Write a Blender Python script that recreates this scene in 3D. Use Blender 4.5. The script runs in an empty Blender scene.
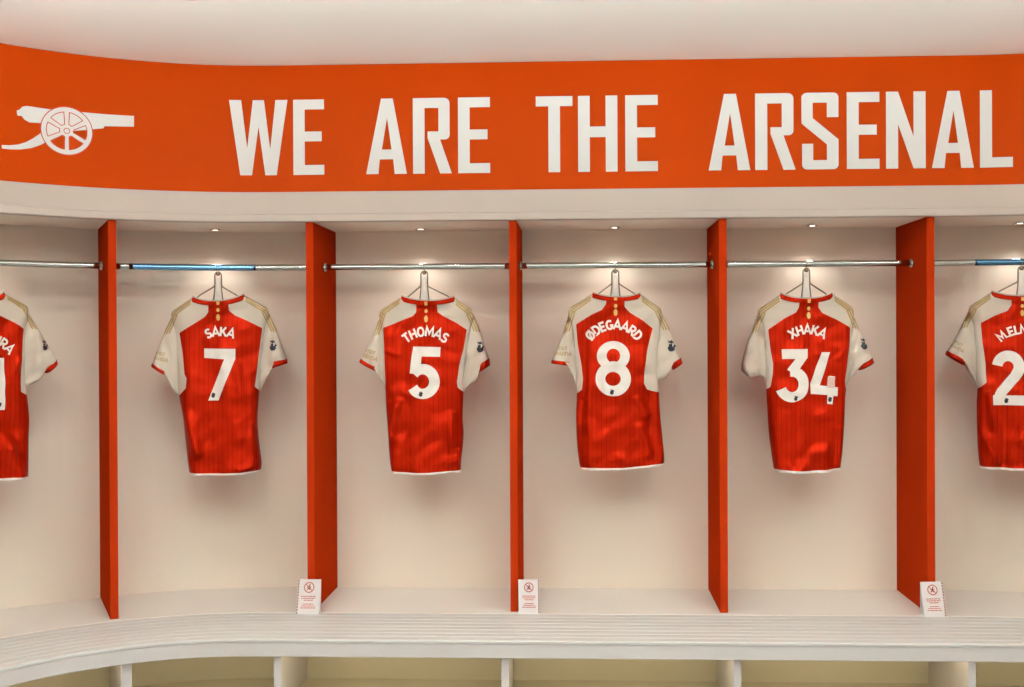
BAY_W = 4.2; WASH_W = 11; PANEL_W = 7.5; UP_W = 80; STRIP_S = 13.0
EXPOSURE = 0.0

import bpy, bmesh, math, random
from mathutils import Vector, Matrix, noise
from mathutils.bvhtree import BVHTree
from mathutils.geometry import tessellate_polygon
PI = math.pi
sc = bpy.context.scene
COL = sc.collection

# ------------------------------------------------------------------ helpers
def link(o, parent=None):
    COL.objects.link(o)
    if parent is not None:
        o.parent = parent
    return o

def mesh_obj(name, bm, mat, parent=None, smooth=False, matrix=None):
    me = bpy.data.meshes.new(name)
    bmesh.ops.recalc_face_normals(bm, faces=bm.faces[:])
    bm.to_mesh(me); bm.free()
    for m in (mat if isinstance(mat, (list, tuple)) else [mat]):
        me.materials.append(m)
    if smooth:
        for p in me.polygons: p.use_smooth = True
    o = bpy.data.objects.new(name, me)
    link(o, parent)
    if matrix is not None: o.matrix_local = matrix
    return o

def thing(name, label, cat, loc=(0, 0, 0), rz=0.0, group=None):
    o = bpy.data.objects.new(name, None)
    o.empty_display_size = .05
    link(o); o.location = loc; o.rotation_euler = (0, 0, rz)
    o['label'] = label; o['category'] = cat
    if group: o['group'] = group
    return o

def struct(o):
    o['kind'] = 'structure'; return o

def add_box(bm, x0, x1, y0, y1, z0, z1, bevel=0.0):
    vs = [bm.verts.new((x, y, z)) for z in (z0, z1) for y in (y0, y1) for x in (x0, x1)]
    idx = [(0, 1, 3, 2), (4, 6, 7, 5), (0, 4, 5, 1), (2, 3, 7, 6), (0, 2, 6, 4), (1, 5, 7, 3)]
    fs = [bm.faces.new([vs[i] for i in f]) for f in idx]
    if bevel:
        es = list({e for f in fs for e in f.edges})
        bmesh.ops.bevel(bm, geom=es, offset=bevel, segments=2, affect='EDGES', profile=.5)
    return bm

def add_tube(bm, pts, r, n=12, caps=True, closed=False):
    pts = [Vector(p) for p in pts]; rings = []; N = len(pts)
    up = Vector((0, 0, 1))
    for i, p in enumerate(pts):
        if closed: d = pts[(i+1) % N] - pts[(i-1) % N]
        else: d = pts[min(i+1, N-1)] - pts[max(i-1, 0)]
        d.normalize()
        a = up if abs(d.dot(up)) < .95 else Vector((0, 1, 0))
        s = d.cross(a).normalized(); t = s.cross(d).normalized()
        rr = r(i / (N-1)) if callable(r) else r
        rings.append([bm.verts.new(p + s*math.cos(2*PI*k/n)*rr + t*math.sin(2*PI*k/n)*rr) for k in range(n)])
    for i in range(N if closed else N-1):
        A, B = rings[i], rings[(i+1) % N]
        for k in range(n):
            bm.faces.new((A[k], A[(k+1) % n], B[(k+1) % n], B[k]))
    if caps and not closed:
        bm.faces.new(rings[0]); bm.faces.new(rings[-1][::-1])
    return bm

def add_lathe(bm, prof, n=32, center=(0, 0, 0)):
    """prof: (r, z) list, closed ends when r is 0"""
    c = Vector(center); rings = []
    for r, z in prof:
        if r < 1e-6: rings.append([bm.verts.new(c + Vector((0, 0, z)))])
        else: rings.append([bm.verts.new(c + Vector((r*math.cos(2*PI*k/n), r*math.sin(2*PI*k/n), z))) for k in range(n)])
    for A, B in zip(rings, rings[1:]):
        for k in range(n):
            a = A if len(A) == 1 else [A[k], A[(k+1) % n]]
            b = B if len(B) == 1 else [B[k], B[(k+1) % n]]
            f = a + b[::-1]
            if len(f) > 2: bm.faces.new(f)
    return bm

# ------------------------------------------------------------------ materials
def mat(name, col, rough=.5, metal=0.0, bump=None, var=None, sheen=0, coat=0, spec=.5, ior=1.45):
    m = bpy.data.materials.new(name); m.use_nodes = True
    nt = m.node_tree; b = nt.nodes['Principled BSDF']
    b.inputs['Base Color'].default_value = (*col, 1)
    b.inputs['Roughness'].default_value = rough
    b.inputs['Metallic'].default_value = metal
    b.inputs['Specular IOR Level'].default_value = spec; b.inputs['IOR'].default_value = ior
    if sheen: b.inputs['Sheen Weight'].default_value = sheen
    if coat:
        b.inputs['Coat Weight'].default_value = coat; b.inputs['Coat Roughness'].default_value = .15
    tc = nt.nodes.new('ShaderNodeTexCoord')
    if var:
        n = nt.nodes.new('ShaderNodeTexNoise'); n.inputs['Scale'].default_value = var[0]; n.inputs['Detail'].default_value = 4
        nt.links.new(tc.outputs['Object'], n.inputs['Vector'])
        r = nt.nodes.new('ShaderNodeMapRange'); r.inputs['From Min'].default_value = .3; r.inputs['From Max'].default_value = .7
        r.inputs['To Min'].default_value = 1 - var[1]; r.inputs['To Max'].default_value = 1 + var[1]
        nt.links.new(n.outputs['Fac'], r.inputs['Value'])
        mx = nt.nodes.new('ShaderNodeVectorMath'); mx.operation = 'SCALE'; mx.inputs[0].default_value = col
        nt.links.new(r.outputs['Result'], mx.inputs['Scale'])
        nt.links.new(mx.outputs['Vector'], b.inputs['Base Color'])
    if bump:
        n = nt.nodes.new('ShaderNodeTexNoise'); n.inputs['Scale'].default_value = bump[0]; n.inputs['Detail'].default_value = 6
        nt.links.new(tc.outputs['Object'], n.inputs['Vector'])
        bp = nt.nodes.new('ShaderNodeBump'); bp.inputs['Strength'].default_value = bump[1]; bp.inputs['Distance'].default_value = .002
        nt.links.new(n.outputs['Fac'], bp.inputs['Height']); nt.links.new(bp.outputs['Normal'], b.inputs['Normal'])
    return m

def emit(name, col, s):
    m = bpy.data.materials.new(name); m.use_nodes = True
    b = m.node_tree.nodes['Principled BSDF']
    b.inputs['Base Color'].default_value = (*col, 1)
    b.inputs['Emission Color'].default_value = (*col, 1); b.inputs['Emission Strength'].default_value = s
    return m

def lin(r, g, b):
    f = lambda c: (c/255/12.92) if c/255 <= .04045 else ((c/255+.055)/1.055)**2.4
    return (f(r), f(g), f(b))

M = {}
M['wall'] = mat('wall_paint', (.89, .79, .675), .65, bump=(60, .08), var=(1.2, .025))
M['ceil'] = mat('ceiling_paint', (.95, .95, .91), .8, bump=(40, .05), var=(.9, .02))
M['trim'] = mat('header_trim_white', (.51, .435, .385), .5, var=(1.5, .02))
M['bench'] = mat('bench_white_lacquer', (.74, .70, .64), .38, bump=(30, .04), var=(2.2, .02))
M['slat'] = mat('bench_slat_white', (.55, .53, .51), .42, bump=(30, .04), var=(2.2, .02))  # same bench lacquer, darkened: dimmer light on the slats put into the colour
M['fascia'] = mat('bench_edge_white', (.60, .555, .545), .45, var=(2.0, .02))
M['cubby'] = mat('cubby_cream_board', (.72, .66, .51), .55, var=(2.0, .06))
M['floor'] = mat('floor_vinyl', (.42, .44, .45), .5, var=(3, .05))
M['orange'] = mat('orange_header_vinyl', (.42, .041, .0003), .42, var=(1.0, .03), ior=1.10)
M['letter'] = mat('white_letter_vinyl', (.68, .67, .65), .45, spec=.3)
M['outline'] = mat('dark_red_line', (.50, .045, .02), .5)
M['panel'] = mat('red_orange_divider_lacquer', (.32, .022, .003), .35, var=(1.5, .04), spec=.0)
M['chrome'] = mat('polished_chrome', (.42, .43, .40), .12, 1.0)
M['bluefilm'] = mat('blue_tinted_chrome', (.16, .34, .55), .16, 1.0)  # blue reflection in the rail, put into the metal colour
M['bluefilm2'] = mat('dark_blue_tinted_chrome', (.07, .17, .27), .16, 1.0)  # darker blue reflection, likewise painted into the metal
M['hook'] = mat('hanger_steel', (.26, .21, .16), .3, 1.0)
M['plast'] = mat('hanger_clear_white_plastic', (.80, .74, .68), .3)
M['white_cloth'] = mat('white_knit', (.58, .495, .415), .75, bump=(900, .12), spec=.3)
M['red_dark'] = mat('red_rib_knit', (.36, .012, .002), .6, .2, bump=(700, .2), ior=1.1)
M['gold'] = mat('gold_print', (.38, .25, .10), .5)
M['num'] = mat('white_flock_print', (.82, .77, .71), .6, var=(30, .04))
M['navy'] = mat('dark_navy_print', (.012, .014, .025), .5)
M['card'] = mat('white_card', (.80, .76, .76), .4)
M['ink'] = mat('red_ink', (.50, .10, .07), .5)
M['inkdark'] = mat('dark_red_ink', (.22, .03, .02), .5)
M['darkhole'] = mat('lamp_black', (.05, .045, .04), .6)
M['blueboard'] = mat('blue_tactics_board', (.05, .22, .50), .4)
M['lamp'] = emit('warm_lamp_lens', (1, .86, .66), 14)
M['led'] = emit('warm_led_strip', (1, .86, .55), STRIP_S)  # glow of the strip added to light the cubbies
M['lamp2'] = emit('ceiling_diffuser', (1, .93, .84), 2.0)

def red_fabric():
    m = mat('red_pinstripe_jersey', (.70, .032, .010), .42, .38, ior=1.1)
    nt = m.node_tree; b = nt.nodes['Principled BSDF']
    tc = nt.nodes.new('ShaderNodeTexCoord')
    sp = nt.nodes.new('ShaderNodeSeparateXYZ'); nt.links.new(tc.outputs['Object'], sp.inputs[0])
    def mth(op, a, bb=None):
        n = nt.nodes.new('ShaderNodeMath'); n.operation = op
        for i, v in enumerate((a, bb)):
            if v is None: continue
            if isinstance(v, (int, float)): n.inputs[i].default_value = v
            else: nt.links.new(v, n.inputs[i])
        return n.outputs[0]
    zig = mth('MULTIPLY', mth('PINGPONG', sp.outputs['Z'], .008), .22)
    xs = mth('ADD', sp.outputs['X'], zig)
    f = mth('PINGPONG', xs, .0095)                    # 0 .. .0095, stripe every 19 mm
    line = mth('LESS_THAN', f, .0014)
    f2 = mth('LESS_THAN', mth('ABSOLUTE', mth('SUBTRACT', f, .0062)), .0012)
    k = mth('SUBTRACT', 1.0, mth('ADD', mth('MULTIPLY', line, .42), mth('MULTIPLY', f2, .16)))
    mx = nt.nodes.new('ShaderNodeVectorMath'); mx.operation = 'SCALE'; mx.inputs[0].default_value = (.36, .0105, .001)
    nt.links.new(k, mx.inputs['Scale']); nt.links.new(mx.outputs['Vector'], b.inputs['Base Color'])
    n = nt.nodes.new('ShaderNodeTexNoise'); n.inputs['Scale'].default_value = 500
    nt.links.new(tc.outputs['Object'], n.inputs['Vector'])
    bp = nt.nodes.new('ShaderNodeBump'); bp.inputs['Strength'].default_value = .12; bp.inputs['Distance'].default_value = .001
    nt.links.new(n.outputs['Fac'], bp.inputs['Height']); nt.links.new(bp.outputs['Normal'], b.inputs['Normal'])
    return m
M['red'] = red_fabric()

# ------------------------------------------------------------------ the curved wall line
D = 4.32; XA = -1.1002; RA = 1.3019; XB = 1.5989; RB = 1.1854
DD = .4115; BE = .4144; HOFF = -.0228
ZB = .4595; ZT = 1.9991; ZH0 = 2.1155; ZH1 = 2.6150
ORAIL = .1782; ZRAIL = 1.8315
TL_ARC = XA - RA*PI/2; TR_ARC = XB + RB*PI/2
YREAR = -3.2
def frame(t):
    """point on the front plane of the lockers, unit vector into the wall"""
    if t < TL_ARC: return Vector((XA-RA, D-RA-(TL_ARC-t))), Vector((-1, 0))
    if t < XA:
        a = (XA-t)/RA; return Vector((XA-RA*math.sin(a), D-RA*(1-math.cos(a)))), Vector((-math.sin(a), math.cos(a)))
    if t > TR_ARC: return Vector((XB+RB, D-RB-(t-TR_ARC))), Vector((1, 0))
    if t > XB:
        a = (t-XB)/RB; return Vector((XB+RB*math.sin(a), D-RB*(1-math.cos(a)))), Vector((math.sin(a), math.cos(a)))
    return Vector((t, D)), Vector((0, 1))
def P(t, o, z):
    p, n = frame(t); q = p + n*o; return Vector((q.x, q.y, z))
def rz_at(t):
    n = frame(t)[1]; return math.atan2(-n.x, n.y)
T0 = TL_ARC - (D-RA-YREAR); T1 = TR_ARC + (D-RB-YREAR)
def tsamples(t0, t1, step=.045):
    br = [t0] + [b for b in (TL_ARC, XA, XB, TR_ARC) if t0 < b < t1] + [t1]
    out = [t0]
    for a, b in zip(br, br[1:]):
        n = max(1, math.ceil((b-a)/step)) if (a >= TL_ARC-1e-6 and b <= XA+1e-6) or (a >= XB-1e-6 and b <= TR_ARC+1e-6) else max(1, math.ceil((b-a)/.8))
        out += [a + (b-a)*k/n for k in range(1, n+1)]
    return out
def sweep(prof, t0, t1, bm=None):
    """closed profile of (o, z) swept along the wall line"""
    bm = bm or bmesh.new(); rings = [[bm.verts.new(P(t, o, z)) for o, z in prof] for t in tsamples(t0, t1)]
    n = len(prof)
    for A, B in zip(rings, rings[1:]):
        for k in range(n): bm.faces.new((A[k], A[(k+1) % n], B[(k+1) % n], B[k]))
    bm.faces.new(rings[0]); bm.faces.new(rings[-1][::-1])
    return bm
def rect(o0, o1, z0, z1, b=0):
    if not b: return [(o0, z0), (o1, z0), (o1, z1), (o0, z1)]
    return [(o0+b, z0), (o1-b, z0), (o1, z0+b), (o1, z1-b), (o1-b, z1), (o0+b, z1), (o0, z1-b), (o0, z0+b)]

# ------------------------------------------------------------------ flat outlines -> meshes
def poly_bm(loops_list, gx=None, gz=None):
    """list of [outer, hole, hole...] loops in (x, z); returns a bmesh in the xz plane cut on a grid"""
    bm = bmesh.new()
    for loops in loops_list:
        L = [[Vector((x, z, 0)) for x, z in lp] for lp in loops]
        flat = [v for lp in L for v in lp]
        vs = [bm.verts.new((v.x, 0, v.y)) for v in flat]
        for tri in tessellate_polygon(L):
            try: bm.faces.new([vs[i] for i in tri])
            except ValueError: pass
    for g, ax in ((gx, 0), (gz, 2)):
        if not g: continue
        c = [v.co[ax] for v in bm.verts]
        if not c: continue
        k = math.floor(min(c)/g)+1
        while k*g < max(c):
            co = [0, 0, 0]; no = [0, 0, 0]; co[ax] = k*g; no[ax] = 1
            bmesh.ops.bisect_plane(bm, geom=bm.verts[:]+bm.edges[:]+bm.faces[:], plane_co=co, plane_no=no, dist=1e-6)
            k += 1
    return bm
def arc(cx, cy, rx, ry, a0, a1, n=10):
    return [(cx+rx*math.cos(math.radians(a0+(a1-a0)*k/n)), cy+ry*math.sin(math.radians(a0+(a1-a0)*k/n))) for k in range(n+1)]
def ribbon(pts, w, closed=False):
    """one mitred stroke outline"""
    pts = [Vector(p) for p in pts]; N = len(pts); L = []; R = []
    for i, p in enumerate(pts):
        a = pts[(i-1) % N] if (closed or i > 0) else None
        b = pts[(i+1) % N] if (closed or i < N-1) else None
        d1 = (p-a).normalized() if a is not None else None
        d2 = (b-p).normalized() if b is not None else None
        if d1 is None: d1 = d2
        if d2 is None: d2 = d1
        d = (d1+d2)
        if d.length < 1e-6: d = d1.copy()
        d.normalize(); nrm = Vector((-d.y, d.x)); c = max(.45, nrm.dot(Vector((-d1.y, d1.x))))
        L.append(p+nrm*(w/2/c)); R.append(p-nrm*(w/2/c))
    if closed: return [[tuple(v) for v in L], [tuple(v) for v in R][::-1]] if abs(area(L)) > abs(area(R)) else [[tuple(v) for v in R], [tuple(v) for v in L][::-1]]
    return [[tuple(v) for v in L + R[::-1]]]
def area(L): return sum(a[0]*b[1]-b[0]*a[1] for a, b in zip(L, L[1:]+L[:1]))/2

# stroke alphabet: width, strokes (cap height 1)
G = {
 'A': (.74, [[(0, 0), (.37, 1), (.74, 0)], [(.14, .32), (.60, .32)]]),
 'D': (.66, [[(.06, .06), (.06, .94), (.26, .94)] + arc(.28, .5, .34, .44, 80, -80, 10) + [(.26, .06), (.06, .06), (.06, .2)]]),
 'E': (.56, [[(.56, .94), (.07, .94), (.07, .06), (.56, .06)], [(.07, .5), (.5, .5)]]),
 'G': (.70, [arc(.36, .5, .30, .44, 45, 350, 18) + [(.40, .44)]]),
 'H': (.68, [[(.07, 0), (.07, 1)], [(.61, 0), (.61, 1)], [(.07, .5), (.61, .5)]]),
 'I': (.16, [[(.08, 0), (.08, 1)]]),
 'K': (.68, [[(.07, 0), (.07, 1)], [(.10, .38), (.60, 1)], [(.27, .60), (.64, 0)]]),
 'L': (.52, [[(.07, 1), (.07, .06), (.52, .06)]]),
 'M': (.86, [[(.07, 0), (.10, .97), (.43, .30), (.76, .97), (.79, 0)]]),
 'N': (.70, [[(.07, 0), (.07, .95), (.63, .05), (.63, 1)]]),
 'O': (.76, ['C', arc(.38, .5, .31, .44, 0, 342, 19)]),
 'Ø': (.76, ['C', arc(.38, .5, .31, .44, 0, 342, 19), [(.08, -.04), (.68, 1.04)]]),
 'R': (.66, [[(.07, 0), (.07, .94), (.32, .94)] + arc(.36, .70, .21, .24, 80, -80, 8) + [(.30, .46), (.10, .46)], [(.34, .46), (.62, 0)]]),
 'S': (.62, [arc(.31, .72, .24, .22, 30, 230, 10) + [(.31, .5)] + arc(.31, .28, .25, .22, 60, -150, 10)]),
 'T': (.64, [[(0, .94), (.64, .94)], [(.32, 0), (.32, .94)]]),
 'V': (.72, [[(.03, 1), (.36, .03), (.69, 1)]]),
 'W': (1.0, [[(.03, 1), (.26, .03), (.5, .9), (.74, .03), (.97, 1)]]),
 'X': (.70, [[(.04, 0), (.66, 1)], [(.04, 1), (.66, 0)]]),
 'Y': (.70, [[(.03, 1), (.35, .45), (.67, 1)], [(.35, 0), (.35, .48)]]),
 '.': (.16, [[(.08, 0), (.08, .16)]]),
}
def glyph_loops(ch, h, w, place):
    out = []; closed = False
    for s in G[ch][1]:
        if s == 'C': closed = True; continue
        pts = [(x*h, y*h) for x, y in s]
        for_loops = ribbon(pts, w, closed); closed = False
        out.append([[place(x, y) for x, y in lp] for lp in for_loops])
    return out
def arc_text(txt, cx, topz, R, h, w, gap):
    """letters set upright round a circle whose top is at (cx, topz)"""
    tot = sum(G[c][0]*h for c in txt) + gap*(len(txt)-1); s = -tot/2; out = []
    Rb = R
    for c in txt:
        gw = G[c][0]*h; a = (s+gw/2)/Rb
        def place(x, y, a=a, gw=gw):
            lx = x-gw/2; ly = y-h/2; rr = Rb
            ox = cx+rr*math.sin(a); oz = topz-Rb+rr*math.cos(a)
            return (ox+lx*math.cos(a)+ly*math.sin(a), oz-lx*math.sin(a)+ly*math.cos(a))
        out += glyph_loops(c, h, w, place); s += gw+gap
    return out
def line_text(txt, cx, cz, h, w, gap, rot=0):
    tot = sum(G[c][0]*h for c in txt) + gap*(len(txt)-1); s = -tot/2; out = []
    for c in txt:
        def place(x, y, s=s):
            X = s+x; Y = y-h/2; return (cx+X*math.cos(rot)-Y*math.sin(rot), cz+X*math.sin(rot)+Y*math.cos(rot))
        out += glyph_loops(c, h, w, place); s += G[c][0]*h+gap
    return out
def ell(cx, cz, rx, rz, n=28, p=1.0):
    return [(cx+rx*math.cos(2*PI*k/n), cz+rz*math.sin(2*PI*k/n)) for k in range(n)]

# ================================================================== SETTING
bm = bmesh.new(); add_box(bm, XA-RA-.8, XB+RB+.8, YREAR-.3, D+.8, -.1, 0)
struct(mesh_obj('floor', bm, M['floor']))
bm = bmesh.new(); add_box(bm, XA-RA-.8, XB+RB+.8, YREAR-.3, D+.8, ZH1, ZH1+.1)
struct(mesh_obj('ceiling', bm, M['ceil']))
struct(mesh_obj('wall_back', sweep(rect(DD, DD+.12, 0, ZT+.03), T0, T1), M['wall'], smooth=False))
bm = bmesh.new(); add_box(bm, XA-RA-.8, XB+RB+.8, YREAR-.2, YREAR, 0, ZH1)
struct(mesh_obj('wall_rear', bm, M['wall']))

# ------------------------------------------------------------------ header
hd = thing('header_fascia', 'long curved orange header board above the lockers with big white capital letters', 'signboard', P(.3, 0, ZT))
def hobj(name, bm, m, parent=None, **k):
    o = mesh_obj(name, bm, m, None, **k); o.parent = parent or hd
    if parent is None: o.matrix_parent_inverse = Matrix.Translation(-hd.location)
    return o
hobj('orange_panel', sweep(rect(HOFF, .06, ZH0, ZH1-.001), T0, T1), M['orange'])
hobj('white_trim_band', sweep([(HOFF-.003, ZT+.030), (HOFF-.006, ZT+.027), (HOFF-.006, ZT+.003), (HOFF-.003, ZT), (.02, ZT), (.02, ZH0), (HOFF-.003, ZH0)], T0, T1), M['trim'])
hobj('soffit', sweep(rect(.02, DD, ZT, ZT+.03), T0, T1), M['wall'])

ZC0, ZC1 = 2.1825, 2.4780
def E_(w, h, s, b): return [[(0, 0), (w, 0), (w, b), (s, b), (s, .445*h), (w*.92, .445*h), (w*.92, .445*h+b), (s, .445*h+b), (s, h-b), (w, h-b), (w, h), (0, h)]]
def sc_(pts, w, h): return [(x*w, y*h) for x, y in pts]
def rc(cx, cy, rx, ry, a0, a1): return arc(cx, cy, rx, ry, a0, a1, 5)
def LET(g, w, h, s=.0455, b=.0385):
    if g == 'E': return E_(w, h, s, b)
    if g == 'T': return [[(0, h-b), ((w-s)/2, h-b), ((w-s)/2, 0), ((w+s)/2, 0), ((w+s)/2, h-b), (w, h-b), (w, h), (0, h)]]
    if g == 'H': return [[(0, 0), (s, 0), (s, .455*h), (w-s, .455*h), (w-s, 0), (w, 0), (w, h), (w-s, h), (w-s, .595*h), (s, .595*h), (s, h), (0, h)]]
    if g == 'L': return [[(0, 0), (w, 0), (w, b), (s, b), (s, h), (0, h)]]
    if g == 'N': return [[(0, 0), (s, 0), (s, .58*h), (w-s, 0), (w, 0), (w, h), (w-s, h), (w-s, .41*h), (s, h), (0, h)]]
    if g == 'A': return [sc_([(0, 0), (.374, 1), (.66, 1), (1, 0), (.70, 0), (.665, .195), (.335, .195), (.30, 0)], w, h), sc_([(.518, .75), (.626, .324), (.388, .324)], w, h)]
    if g == 'W': return [sc_([(0, 1), (.205, 1), (.305, .36), (.405, 1), (.595, 1), (.70, .34), (.795, 1), (1, 1), (.81, 0), (.615, 0), (.50, .65), (.385, 0), (.185, 0)], w, h)]
    if g == 'R': return [sc_([(0, 0), (0, 1)] + rc(.80, .935, .147, .065, 90, 0) + rc(.83, .51, .117, .06, 0, -90) + [(.70, .45), (1, 0), (.70, 0), (.38, .47), (.38, .556), (.66, .556), (.66, .868), (.30, .868), (.30, 0)], w, h)]
    if g == 'S': return [sc_([(0, .60)] + rc(.15, .94, .15, .06, 180, 90) + rc(.85, .94, .14, .06, 90, 0) + [(.99, .68), (.68, .68), (.68, .87), (.30, .87), (.30, .67), (.99, .39)] + rc(.85, .06, .14, .06, 0, -90) + rc(.155, .06, .14, .06, 270, 180) + [(.015, .335), (.31, .335), (.31, .12), (.68, .12), (.68, .325)], w, h)]
def on_header(name, loops_list, m, lift, thick=.0015, parent=None, label=None):
    bm = poly_bm(loops_list, gx=.04)
    for f in bm.faces:
        if f.normal.y > 0: f.normal_flip()
    bmesh.ops.recalc_face_normals(bm, faces=bm.faces[:])
    fs = bm.faces[:]
    r = bmesh.ops.extrude_face_region(bm, geom=fs)
    new = {v for v in r['geom'] if isinstance(v, bmesh.types.BMVert)}
    for v in bm.verts:
        v.co = P(v.co.x, HOFF-(lift if v in new else lift-thick), v.co.z)
    o = hobj(name, bm, m, parent)
    if label: o['label'] = label
    return o
LETTERS = [('W', -1.2921, -1.0591), ('E', -1.0365, -0.9142), ('A', -0.7483, -0.5877), ('R', -0.5633, -0.4111), ('E', -0.386, -0.2606), ('T', -0.0815, 0.0614), ('H', 0.0829, 0.2355), ('E', 0.2661, 0.3919), ('A', 0.5876, 0.7479), ('R', 0.7667, 0.9216), ('S', 0.9445, 1.087), ('E', 1.1171, 1.2412), ('N', 1.2667, 1.4166), ('A', 1.4405, 1.5986), ('L', 1.6227, 1.746)]
for g, a, b in LETTERS:
    lp = [[(a+x, ZC0+z) for x, z in l] for l in LET(g, b-a, ZC1-ZC0)]
    on_header('letter', [lp], M['letter'], .0025)

# cannon emblem on the header
BARREL = [(-2.0802, 2.3774), (-2.0714, 2.381), (-2.0592, 2.3941), (-2.0446, 2.3985), (-1.9935, 2.3967), (-1.9445, 2.3958), (-1.8458, 2.3975), (-1.7459, 2.3978), (-1.6549, 2.3995), (-1.6552, 2.3584), (-1.7637, 2.3519), (-1.7688, 2.3437), (-1.8263, 2.3326), (-1.9106, 2.3181), (-1.9448, 2.3427), (-1.9938, 2.341), (-2.0353, 2.3392), (-2.0522, 2.3468), (-2.0643, 2.3604), (-2.0764, 2.3588), (-2.0793, 2.3635)]
TRAIL = [(-2.1342, 2.2448), (-2.1062, 2.247), (-2.0771, 2.2527), (-2.0479, 2.2649), (-2.0235, 2.2811), (-2.0039, 2.2968), (-1.9793, 2.3187), (-1.9548, 2.3162), (-1.9722, 2.2763), (-1.9943, 2.2614), (-2.0285, 2.2453), (-2.0675, 2.2362), (-2.1014, 2.2326), (-2.1333, 2.2325)]
em = on_header('cannon_emblem', [[BARREL]], M['letter'], .0020, label='white cannon silhouette with a spoked wheel')
on_header('cannon_trail', [[TRAIL]], M['letter'], .0020, parent=em)
WC = (-1.9020, 2.3214); WX = .0920; WZ = .0883
def wring(r0, r1): return [ell(WC[0], WC[1], WX*r1, WZ*r1, 56), ell(WC[0], WC[1], WX*r0, WZ*r0, 56)[::-1]]
# orange ground shows through the lower spokes of the wheel only; thin dark red lines round rim, spokes and hub
low = [(WC[0]+WX*.82*math.cos(math.radians(a)), WC[1]+WZ*.82*math.sin(math.radians(a))) for a in range(-150, -3, 6)]
on_header('wheel_opening', [[low + [(WC[0]+WX*.80, WC[1]+WZ*.07), (WC[0], WC[1])]]], M['orange'], .0024, parent=em)
on_header('wheel_backing', [[[(WC[0], WC[1])] + [(WC[0]+WX*.9*math.cos(math.radians(a)), WC[1]+WZ*.9*math.sin(math.radians(a))) for a in range(130, 211, 8)]]], M['letter'], .0023, parent=em)
on_header('wheel_line', [wring(1.0, 1.04)] + [], M['outline'], .0026, parent=em)
segs = []; lines = []
wl = [ring for ring in (wring(.80, 1.0),)]
for k in range(6):
    a = math.radians(90+60*k); dx, dz = math.cos(a), math.sin(a); nx, nz = -dz*.075, dx*.075
    q = [(.16, 1), (.84, 1), (.84, -1), (.16, -1)]
    segs.append([[(WC[0]+WX*(dx*r+nx*s), WC[1]+WZ*(dz*r+nz*s)) for r, s in q]])
    # outline of the opening between this spoke and the next (upper ones only show as line)
    m0 = math.radians(90+60*k+8); m1 = math.radians(90+60*k+52)
    pts = [(WC[0]+WX*.80*math.cos(m0+(m1-m0)*j/6), WC[1]+WZ*.80*math.sin(m0+(m1-m0)*j/6)) for j in range(7)]
    i0 = math.radians(90+60*k+16); i1 = math.radians(90+60*k+44)
    pts += [(WC[0]+WX*.29*math.cos(i1), WC[1]+WZ*.29*math.sin(i1)), (WC[0]+WX*.29*math.cos(i0), WC[1]+WZ*.29*math.sin(i0))]
    lines.append(ribbon(pts, .0029, True))
on_header('wheel_rim', wl, M['letter'], .0030, parent=em)
on_header('wheel_spokes', segs, M['letter'], .0031, parent=em)
on_header('wheel_hub', [[ell(WC[0], WC[1], WX*.24, WZ*.24, 24)]], M['letter'], .0033, parent=em)
on_header('wheel_line', [l for l in lines], M['outline'], .0037, parent=em)
on_header('wheel_line', [[ell(WC[0], WC[1], WX*.13, WZ*.13, 24), ell(WC[0], WC[1], WX*.10, WZ*.10, 24)[::-1]]], M['outline'], .0037, parent=em)

CBO = .02
# ------------------------------------------------------------------ bench with cubbies
bn = thing('storage_bench', 'long curved white bench with grooved front slats over open cubbies', 'bench', P(.3, 0, 0))
def bobj(name, bm, m, **k):
    o = mesh_obj(name, bm, m, None, **k); o.parent = bn; o.matrix_parent_inverse = Matrix.Translation(-bn.location); return o
SW = .0478; NS = 8
oe = -BE + .0
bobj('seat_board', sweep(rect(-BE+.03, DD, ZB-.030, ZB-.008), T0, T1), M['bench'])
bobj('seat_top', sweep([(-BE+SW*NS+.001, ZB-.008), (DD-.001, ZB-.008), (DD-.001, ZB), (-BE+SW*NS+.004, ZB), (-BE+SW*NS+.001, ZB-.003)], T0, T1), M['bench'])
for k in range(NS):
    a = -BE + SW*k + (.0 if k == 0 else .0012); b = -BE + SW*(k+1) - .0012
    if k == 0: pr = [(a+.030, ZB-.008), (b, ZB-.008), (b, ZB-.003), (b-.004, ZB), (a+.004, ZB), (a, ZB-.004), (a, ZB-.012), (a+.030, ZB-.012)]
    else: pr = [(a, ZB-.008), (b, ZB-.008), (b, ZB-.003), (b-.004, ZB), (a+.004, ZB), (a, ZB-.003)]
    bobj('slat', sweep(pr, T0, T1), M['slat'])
ZF = ZB - .0642
bobj('front_rail', sweep(rect(-BE+.002, -BE+.030, ZF, ZB-.012, .002), T0, T1), M['fascia'])
bobj('cubby_back', sweep(rect(CBO, CBO+.018, .06, ZB-.030), T0, T1), M['cubby'])
bobj('cubby_floor', sweep(rect(-BE+.03, CBO, .165, .185), T0, T1), M['cubby'])
bobj('led_strip', sweep(rect(-BE+.036, -BE+.046, ZB-.038, ZB-.031), T0, T1), M['led'])  # unseen glowing strip added under the seat to brighten the cubbies
bobj('plinth', sweep(rect(-BE+.06, -BE+.08, 0, .165), T0, T1), M['fascia'])
UPR = [-1.7362-.78, -1.7362, -1.0160, -.1931, .6323, 1.4513, 2.243]
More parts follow.
